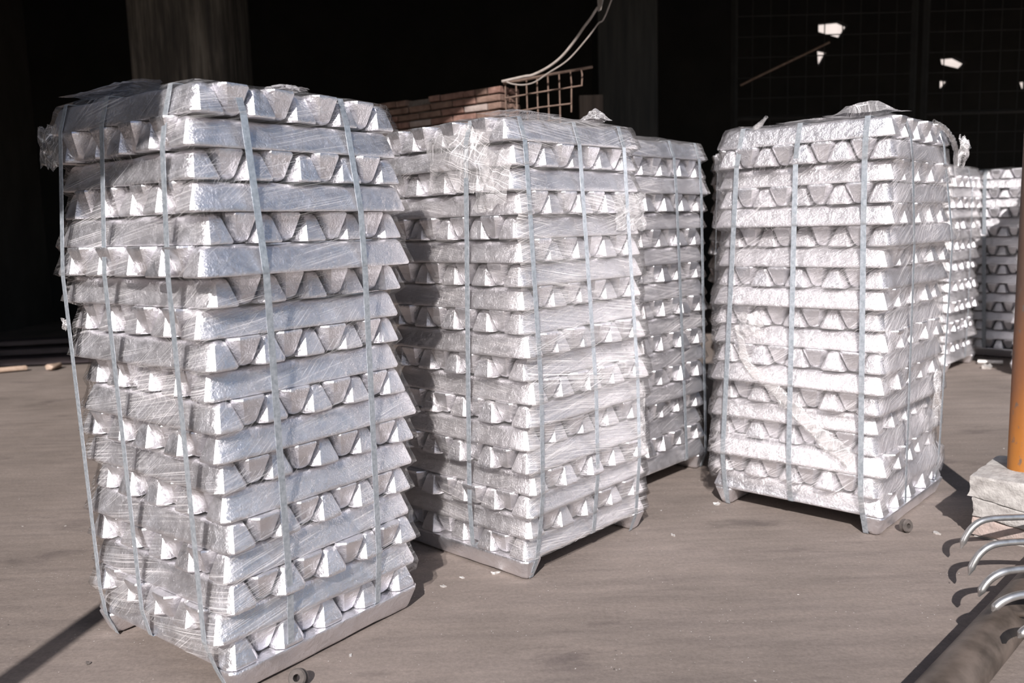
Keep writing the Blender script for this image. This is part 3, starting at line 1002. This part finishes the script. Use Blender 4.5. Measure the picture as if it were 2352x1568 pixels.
# ------------------------------------------------------------------ low brick wall with a ragged end
bw = empty('brick_wall', 'low sooty brick wall, its near end lit by the sun', 'brick wall', (-.5, 6.2, 0))
wdir = V((-.80, .60, 0)); wn2 = V((-.60, -.80, 0))
wbase = V((-.035, 5.885, 0))
BL, BH, BD, J = .20, .041, .10, .011
WALL_H = 2.215
rows = int(WALL_H / (BH + J))
core_h = 1.50
bm = box_bm(2.0, .20, WALL_H - .05)
mo = from_bm('mortar_core', bm, MORTAR, bw, wbase + wdir * 1.03 - wn2 * .125 + V((0, 0, (WALL_H - .05) / 2)), smooth=False)
mo.rotation_euler.z = math.atan2(wdir.y, wdir.x)
brick_meshes = []
for s in range(4):
    b = box_bm(BL, BD, BH, .006, 2)
    for v in b.verts:
        v.co += V((noise.noise(v.co * 30 + V((s, 0, 0))), noise.noise(v.co * 30 + V((0, s, 5))), noise.noise(v.co * 30 + V((7, 0, s))))) * .004
    me = bpy.data.meshes.new('brick'); b.to_mesh(me); b.free()
    brick_meshes.append(me)
rb = random.Random(5)
brick_mats = []
for me in brick_meshes:
    for mt in BRICKS:
        c = me.copy(); c.materials.append(mt); brick_mats.append((mt, c))
def lay_brick(p, ang, sx, mt=None):
    mt = mt or rb.choices(BRICKS, (5, 4, 1.4))[0]
    me = rb.choice([c for m_, c in brick_mats if m_ is mt])
    o = link('brick', me, None, bw, p)
    o.rotation_euler = (rb.uniform(-.02, .02), rb.uniform(-.012, .012), ang + rb.uniform(-.02, .02))
    o.scale = (sx, 1, 1)
wa = math.atan2(wdir.y, wdir.x)
for r in range(rows - 15, rows):
    z = r * (BH + J) + BH / 2
    off = 0 if r % 2 == 0 else -.5 * BL
    k = 0
    s = off
    while s < 1.55:
        b_ = s + (BL if rb.random() < .6 else BL * .48)
        a = max(s, rb.uniform(-.012, .010))
        if b_ - a > .05:
            if not (r == rows - 1 and s > .3 and rb.random() < .4):
                lay_brick(wbase + wdir * ((a + b_) / 2) - wn2 * (BD / 2 - rb.uniform(0, .014)) + V((0, 0, z)), wa, (b_ - a) / BL)
                if s < .3:
                    lay_brick(wbase + wdir * ((a + b_) / 2) - wn2 * (BD * 1.5 + .02) + V((0, 0, z)), wa, (b_ - a) / BL)
        s += (b_ - s) + J
# ------------------------------------------------------------------ rusty wire mesh, cables and rag
wm = empty('wire_mesh_panel', 'rusty wire mesh panel with a bar along its top, beside the brick wall', 'wire mesh', (.25, 5.9, 0))
def rod(name, pts, r, mat, parent, n=7, label=None):
    bm = tube_bm(pts, r, n)
    if parent is not None:
        bmesh.ops.translate(bm, verts=bm.verts, vec=-parent.location)
        o = from_bm(name, bm, mat, parent, parent.location)
    else:
        o = from_bm(name, bm, mat)
    if label:
        o['label'] = label
    return o
rod('top_bar', smooth_path([(-.012, 5.9, 2.19), (.14, 5.9, 2.213), (.33, 5.9, 2.245), (.45, 5.905, 2.262), (.592, 5.91, 2.283)], 3), .010, RUSTWIRE, wm)
for x, zt, zb in ((.002, 2.2, .01), (.075, 2.209, .01), (.145, 2.219, .01), (.216, 2.231, .01), (.289, 2.24, .01), (.365, 2.25, .01), (.441, 2.259, 1.99), (.514, 2.265, 2.16)):
    rod('mesh_wire', [(x, 5.9, zt), (x + .006, 5.898, zt * .7 + zb * .3), (x + .002, 5.9, zb)], .0052, RUSTWIRE, wm)
for k in range(20):
    z = 2.093 - k * .1
    rod('mesh_wire', [(-.002, 5.893, z), (.24, 5.891, z + .034), (.515 if k == 0 else (.446 if k < 2 else .37), 5.893, z + (.068 if k == 0 else .053))], .0048, RUSTWIRE, wm)
c1 = from_bm('hanging_cable', tube_bm(smooth_path([(-.02, 5.868, 2.198), (.129, 5.845, 2.222), (.187, 5.814, 2.226), (.284, 5.771, 2.263), (.37, 5.729, 2.318), (.445, 5.686, 2.395), (.509, 5.643, 2.476), (.582, 5.6, 2.567), (.66, 5.55, 2.72), (.9, 5.35, 3.5), (1.05, 4.9, 4.25)], 5), .0085, 8), CABLE)
tag(c1, 'thick pale cable sagging down to the wire mesh bar', 'cable')
c2 = from_bm('hanging_cable', tube_bm(smooth_path([(.012, 5.842, 2.19), (.05, 5.835, 2.175), (.118, 5.825, 2.165), (.195, 5.793, 2.175), (.282, 5.75, 2.222), (.406, 5.707, 2.29), (.51, 5.663, 2.389), (.597, 5.62, 2.491), (.68, 5.58, 2.62), (.98, 5.3, 3.5), (1.1, 4.9, 4.25)], 5), .0045, 7), CABLE)
tag(c2, 'thin dim cable looping beneath the thick pale cable', 'cable')
bm = bmesh.new()
g = [[bm.verts.new((.588 + .075 * u * (1 - .75 * (1 - v)) , 5.50 + .02 * sin(u * 5 + v * 3), 2.545 + .20 * v)) for v in [j / 8 for j in range(9)]] for u in [i / 5 for i in range(6)]]
for i in range(5):
    for j in range(8):
        bm.faces.new((g[i][j], g[i + 1][j], g[i + 1][j + 1], g[i][j + 1]))
bmesh.ops.solidify(bm, geom=bm.faces, thickness=.004)
tag(from_bm('hanging_rag', bm, CLOTH), 'pale triangular rag hanging on the cable at the top edge', 'rag')

bo = tag(from_bm('wooden_board', box_bm(.19, .03, 2.26, .004, 1), simple('dim_brown_board', (.07, .05, .04), (.16, .12, .095), 3.0, .85, stretch=(8, 8, .6)), None, (.683, 7.0, 1.13)), 'dim brown wooden board standing beyond the wire mesh', 'board')

# dark steel frames with wire, inside the shed on the right
def frame_panel(label, x0, x1, y, z0, z1, nx, nz, slope):
    o = empty('mesh_screen', label, 'mesh screen', ((x0 + x1) / 2, y, 0))
    def zz(x, z): return z + (x - x0) * slope
    for x in (x0, x1):
        rod('frame_post', [(x, y, 0), (x, y, zz(x, z1))], .035, DARK2, o, 4)
    for z in (z0, (z0 + z1) / 2, z1):
        rod('frame_rail', [(x0, y, zz(x0, z)), (x1, y, zz(x1, z))], .022, DARK2, o, 4)
    bm = bmesh.new()
    for i in range(1, nx):
        x = x0 + (x1 - x0) * i / nx
        tube_bm([(x, y, zz(x, z0)), (x, y, zz(x, z1))], .006, 4, True, bm)
    for i in range(1, nz):
        z = z0 + (z1 - z0) * i / nz
        tube_bm([(x0, y, zz(x0, z)), (x1, y, zz(x1, z))], .006, 4, True, bm)
    bmesh.ops.translate(bm, verts=bm.verts, vec=-o.location)
    w = from_bm('wires', bm, DARK2, o, o.location)
    w['kind'] = 'stuff'
frame_panel('dark wire mesh screen, the left of the two in the shed behind', 2.35, 4.18, 9.0, .05, 4.5, 10, 22, 0)
frame_panel('dark wire mesh screen, the right of the two in the shed behind', 4.30, 6.6, 9.0, .05, 4.5, 12, 22, 0)
rodo = from_bm('leaning_rod', tube_bm([(2.40, 8.95, 2.60), (2.588, 8.95, 2.686), (3.16, 8.95, 2.937), (3.3, 8.95, 3.0)], .011, 7), RUSTWIRE)
tag(rodo, 'thin pale rod slanting across the dark shed', 'rod')
sk = bmesh.new()
bmesh.ops.create_icosphere(sk, subdivisions=4, radius=1)
for v in sk.verts:
    q = v.co.copy()
    v.co = V((q.x * .55, q.y * .4, max(-.55, q.z) * .62)) + q * (noise.noise(q * 3) * .09)
tag(from_bm('grey_sack', sk, SACK, None, (5.15, 8.3, .34)), 'dim grey bulging sack in the shed beside the post', 'sack')

# ------------------------------------------------------------------ dark planks on the ground, left
rp = random.Random(3)
plank_data = [((-5.05, 8.42, .05), 8, 2.6, .26, .07), ((-4.95, 8.62, .125), 10, 2.5, .24, .06), ((-4.9, 8.95, .05), 11, 2.6, .26, .07), ((-5.1, 9.05, .135), 7, 2.3, .22, .06), ((-4.7, 8.80, .20), 12, 2.2, .2, .05)]
plabels = ['dark purplish plank lying lowest at the front of the stack', 'dark plank second up at the front of the stack', 'dark plank at the bottom behind the front plank', 'dark plank on the back of the plank stack', 'topmost dark narrow plank of the stack']
for (loc, ang, ln, wd, th), lab in zip(plank_data, plabels):
    b = box_bm(ln, wd, th, .006, 1)
    o = from_bm('plank', b, PLANK, None, loc)
    o.rotation_euler.z = radians(ang)
    tag(o, lab, 'plank', 'dark planks stacked on the ground')
for i, (x, y, l) in enumerate(((-4.78, 8.0, .30), (-4.40, 8.10, .2), (-5.12, 8.04, .2))):
    b = box_bm(l, .07, .05, .01, 1)
    for v in b.verts:
        v.co += V((noise.noise(v.co * 20), noise.noise(v.co * 25 + V((3, 0, 0))), noise.noise(v.co * 30))) * .02
    o = from_bm('wood_offcut', b, SPLINTER, None, (x, y, .03))
    o.rotation_euler.z = .5 + i * 1.1
    tag(o, ('longest pale splintered offcut before the planks', 'pale splintered offcut at the right of the three', 'short pale splintered offcut at the left of the three')[i], 'offcut', 'splintered offcuts by the planks')

# ------------------------------------------------------------------ small things on the ground
def ring_thing(x, y, z, ry, rz, label, R=.026, r=.010, w=.028):
    bm = bmesh.new()
    n = 28
    prof = [(r, -w / 2), (R - .004, -w / 2), (R, -w / 2 + .005), (R - .003, 0), (R, w / 2 - .005), (R - .004, w / 2), (r, w / 2)]
    rows = [[bm.verts.new((a * cos(2 * pi * k / n), a * sin(2 * pi * k / n), h)) for a, h in prof] for k in range(n)]
    m = len(prof)
    for k in range(n):
        for j in range(m):
            bm.faces.new((rows[k][j], rows[(k + 1) % n][j], rows[(k + 1) % n][(j + 1) % m], rows[k][(j + 1) % m]))
    o = from_bm('rubber_bushing', bm, RUBBER, None, (x, y, z))
    o.rotation_euler = (0, ry, rz)
    tag(o, label, 'bushing', 'rubber bushings on the ground')
ring_thing(1.53, 3.225, .027, radians(78), radians(-68), 'dusty black rubber bushing beside the foot of the roped bundle')
ring_thing(-.612, 2.20, .024, radians(62), radians(-100), 'dusty black rubber bushing in front of the nearest bundle')

rs = random.Random(21)
def flake(x, y, size, seed, mat, name, label, group=None, cat='scrap', z=.0):
    bm = bmesh.new()
    n = 9
    cen = bm.verts.new((0, 0, size * .28))
    top = []
    bot = []
    r_ = random.Random(seed)
    for k in range(n):
        a = 2 * pi * k / n
        rr = size * r_.uniform(.45, 1.1)
        top.append(bm.verts.new((rr * cos(a), rr * .55 * sin(a), size * r_.uniform(.08, .38))))
        bot.append(bm.verts.new((rr * .9 * cos(a), rr * .5 * sin(a), 0)))
    for k in range(n):
        bm.faces.new((cen, top[k], top[(k + 1) % n]))
        bm.faces.new((top[k], bot[k], bot[(k + 1) % n], top[(k + 1) % n]))
    bm.faces.new(bot[::-1])
    o = from_bm(name, bm, mat, None, (x, y, z), smooth=False)
    o.rotation_euler.z = r_.uniform(0, 6.28)
    return tag(o, label, cat, group)
CR = 'aluminium crumbs scattered on the ground'
flake(-.262, 2.83, .016, 1, SCRAP, 'metal_scrap', 'jagged bright aluminium scrap in the gap beside the nearest bundle')
flake(-.20, 2.90, .012, 2, SCRAP, 'metal_scrap', 'small bright scrap by the knotted bundle foot')
flake(-.085, 2.93, .022, 3, SCRAP, 'metal_scrap', 'flat pale scrap under the left foot of the knotted bundle')
flake(-.50, 2.36, .012, 4, SCRAP, 'metal_scrap', 'thin bright sliver beside the nearest bundle foot')
flake(.62, 3.26, .016, 5, SCRAP, 'metal_scrap', 'pale chip in front of the knotted bundle right foot')
flake(1.64, 3.20, .022, 6, SCRAP, 'metal_scrap', 'thin curled shaving before the concrete footing')
flake(.885, 3.62, .030, 7, SCRAP, 'metal_scrap', 'pale splinter at the left foot of the roped bundle')
flake(1.45, 3.25, .012, 12, STONE, 'clod', 'small clod beside the rubber bushing by the roped bundle', None, 'clod')
flake(-1.27, 2.36, .016, 8, STONE, 'clod', 'dark clod at the bottom left of the ground', None, 'clod')
flake(-.80, 2.13, .016, 9, STONE, 'clod', 'dark clod against the near corner of the nearest bundle', None, 'clod')
flake(-1.93, 3.9, .02, 10, STONE, 'clod', 'grey stub lying alone left of the nearest bundle', None, 'clod')
tb = tag(from_bm('bright_tube', tube_bm([(0, 0, 0), (.09, .0, 0), (.18, .01, 0)], .02, 12), SCRAP, None, (3.86, 6.98, .021)), 'short bright metal tube by the far bundle', 'tube')
tb.rotation_euler.z = -.5
flake(3.84, 6.80, .09, 11, SCRAP, 'metal_scrap', 'flat bright scrap before the short metal tube')
for i in range(70):
    for _ in range(20):
        x, y = rs.uniform(-2.6, 2.6), rs.uniform(2.1, 5.2)
        ok = all((V((x, y, 0)) - b.root.location - (dirs(b.a)[0] + dirs(b.a)[1]) * .36).length > .60 for b in (A, B, Cb, Db, Hb))
        ok = ok and abs((x - y) * .707 + .66) > .1 and not (3.4 < (x + y) * .707 < 3.9 and -1.06 < (x - y) * .707 < -.7)
        if ok:
            break
    flake(x, y, rs.uniform(.003, .0075), 100 + i, SCRAP if rs.random() < .8 else STONE, 'crumb', 'tiny pale crumb lying on the bare ground', CR, 'crumb')

# ------------------------------------------------------------------ unseen pole, and a board added to shade the nearest bundle
sg = empty('shadow_pole', 'unseen grey pole with a flat board added to cast a shadow', 'shadow pole', (-1.76, .12, 0))
rod('pole', [(-1.76, .12, 0), (-1.76, .12, 3.4)], .045, DARK2, sg, 14)
b = box_bm(1.35, .04, .62, .004, 1)
from_bm('board', b, SHADOW_BOARD, sg, (-1.79, .49, 2.98))
rod('bracket', [(-1.76, .12, 3.1), (-1.76, .49, 3.1)], .025, DARK2, sg, 8)
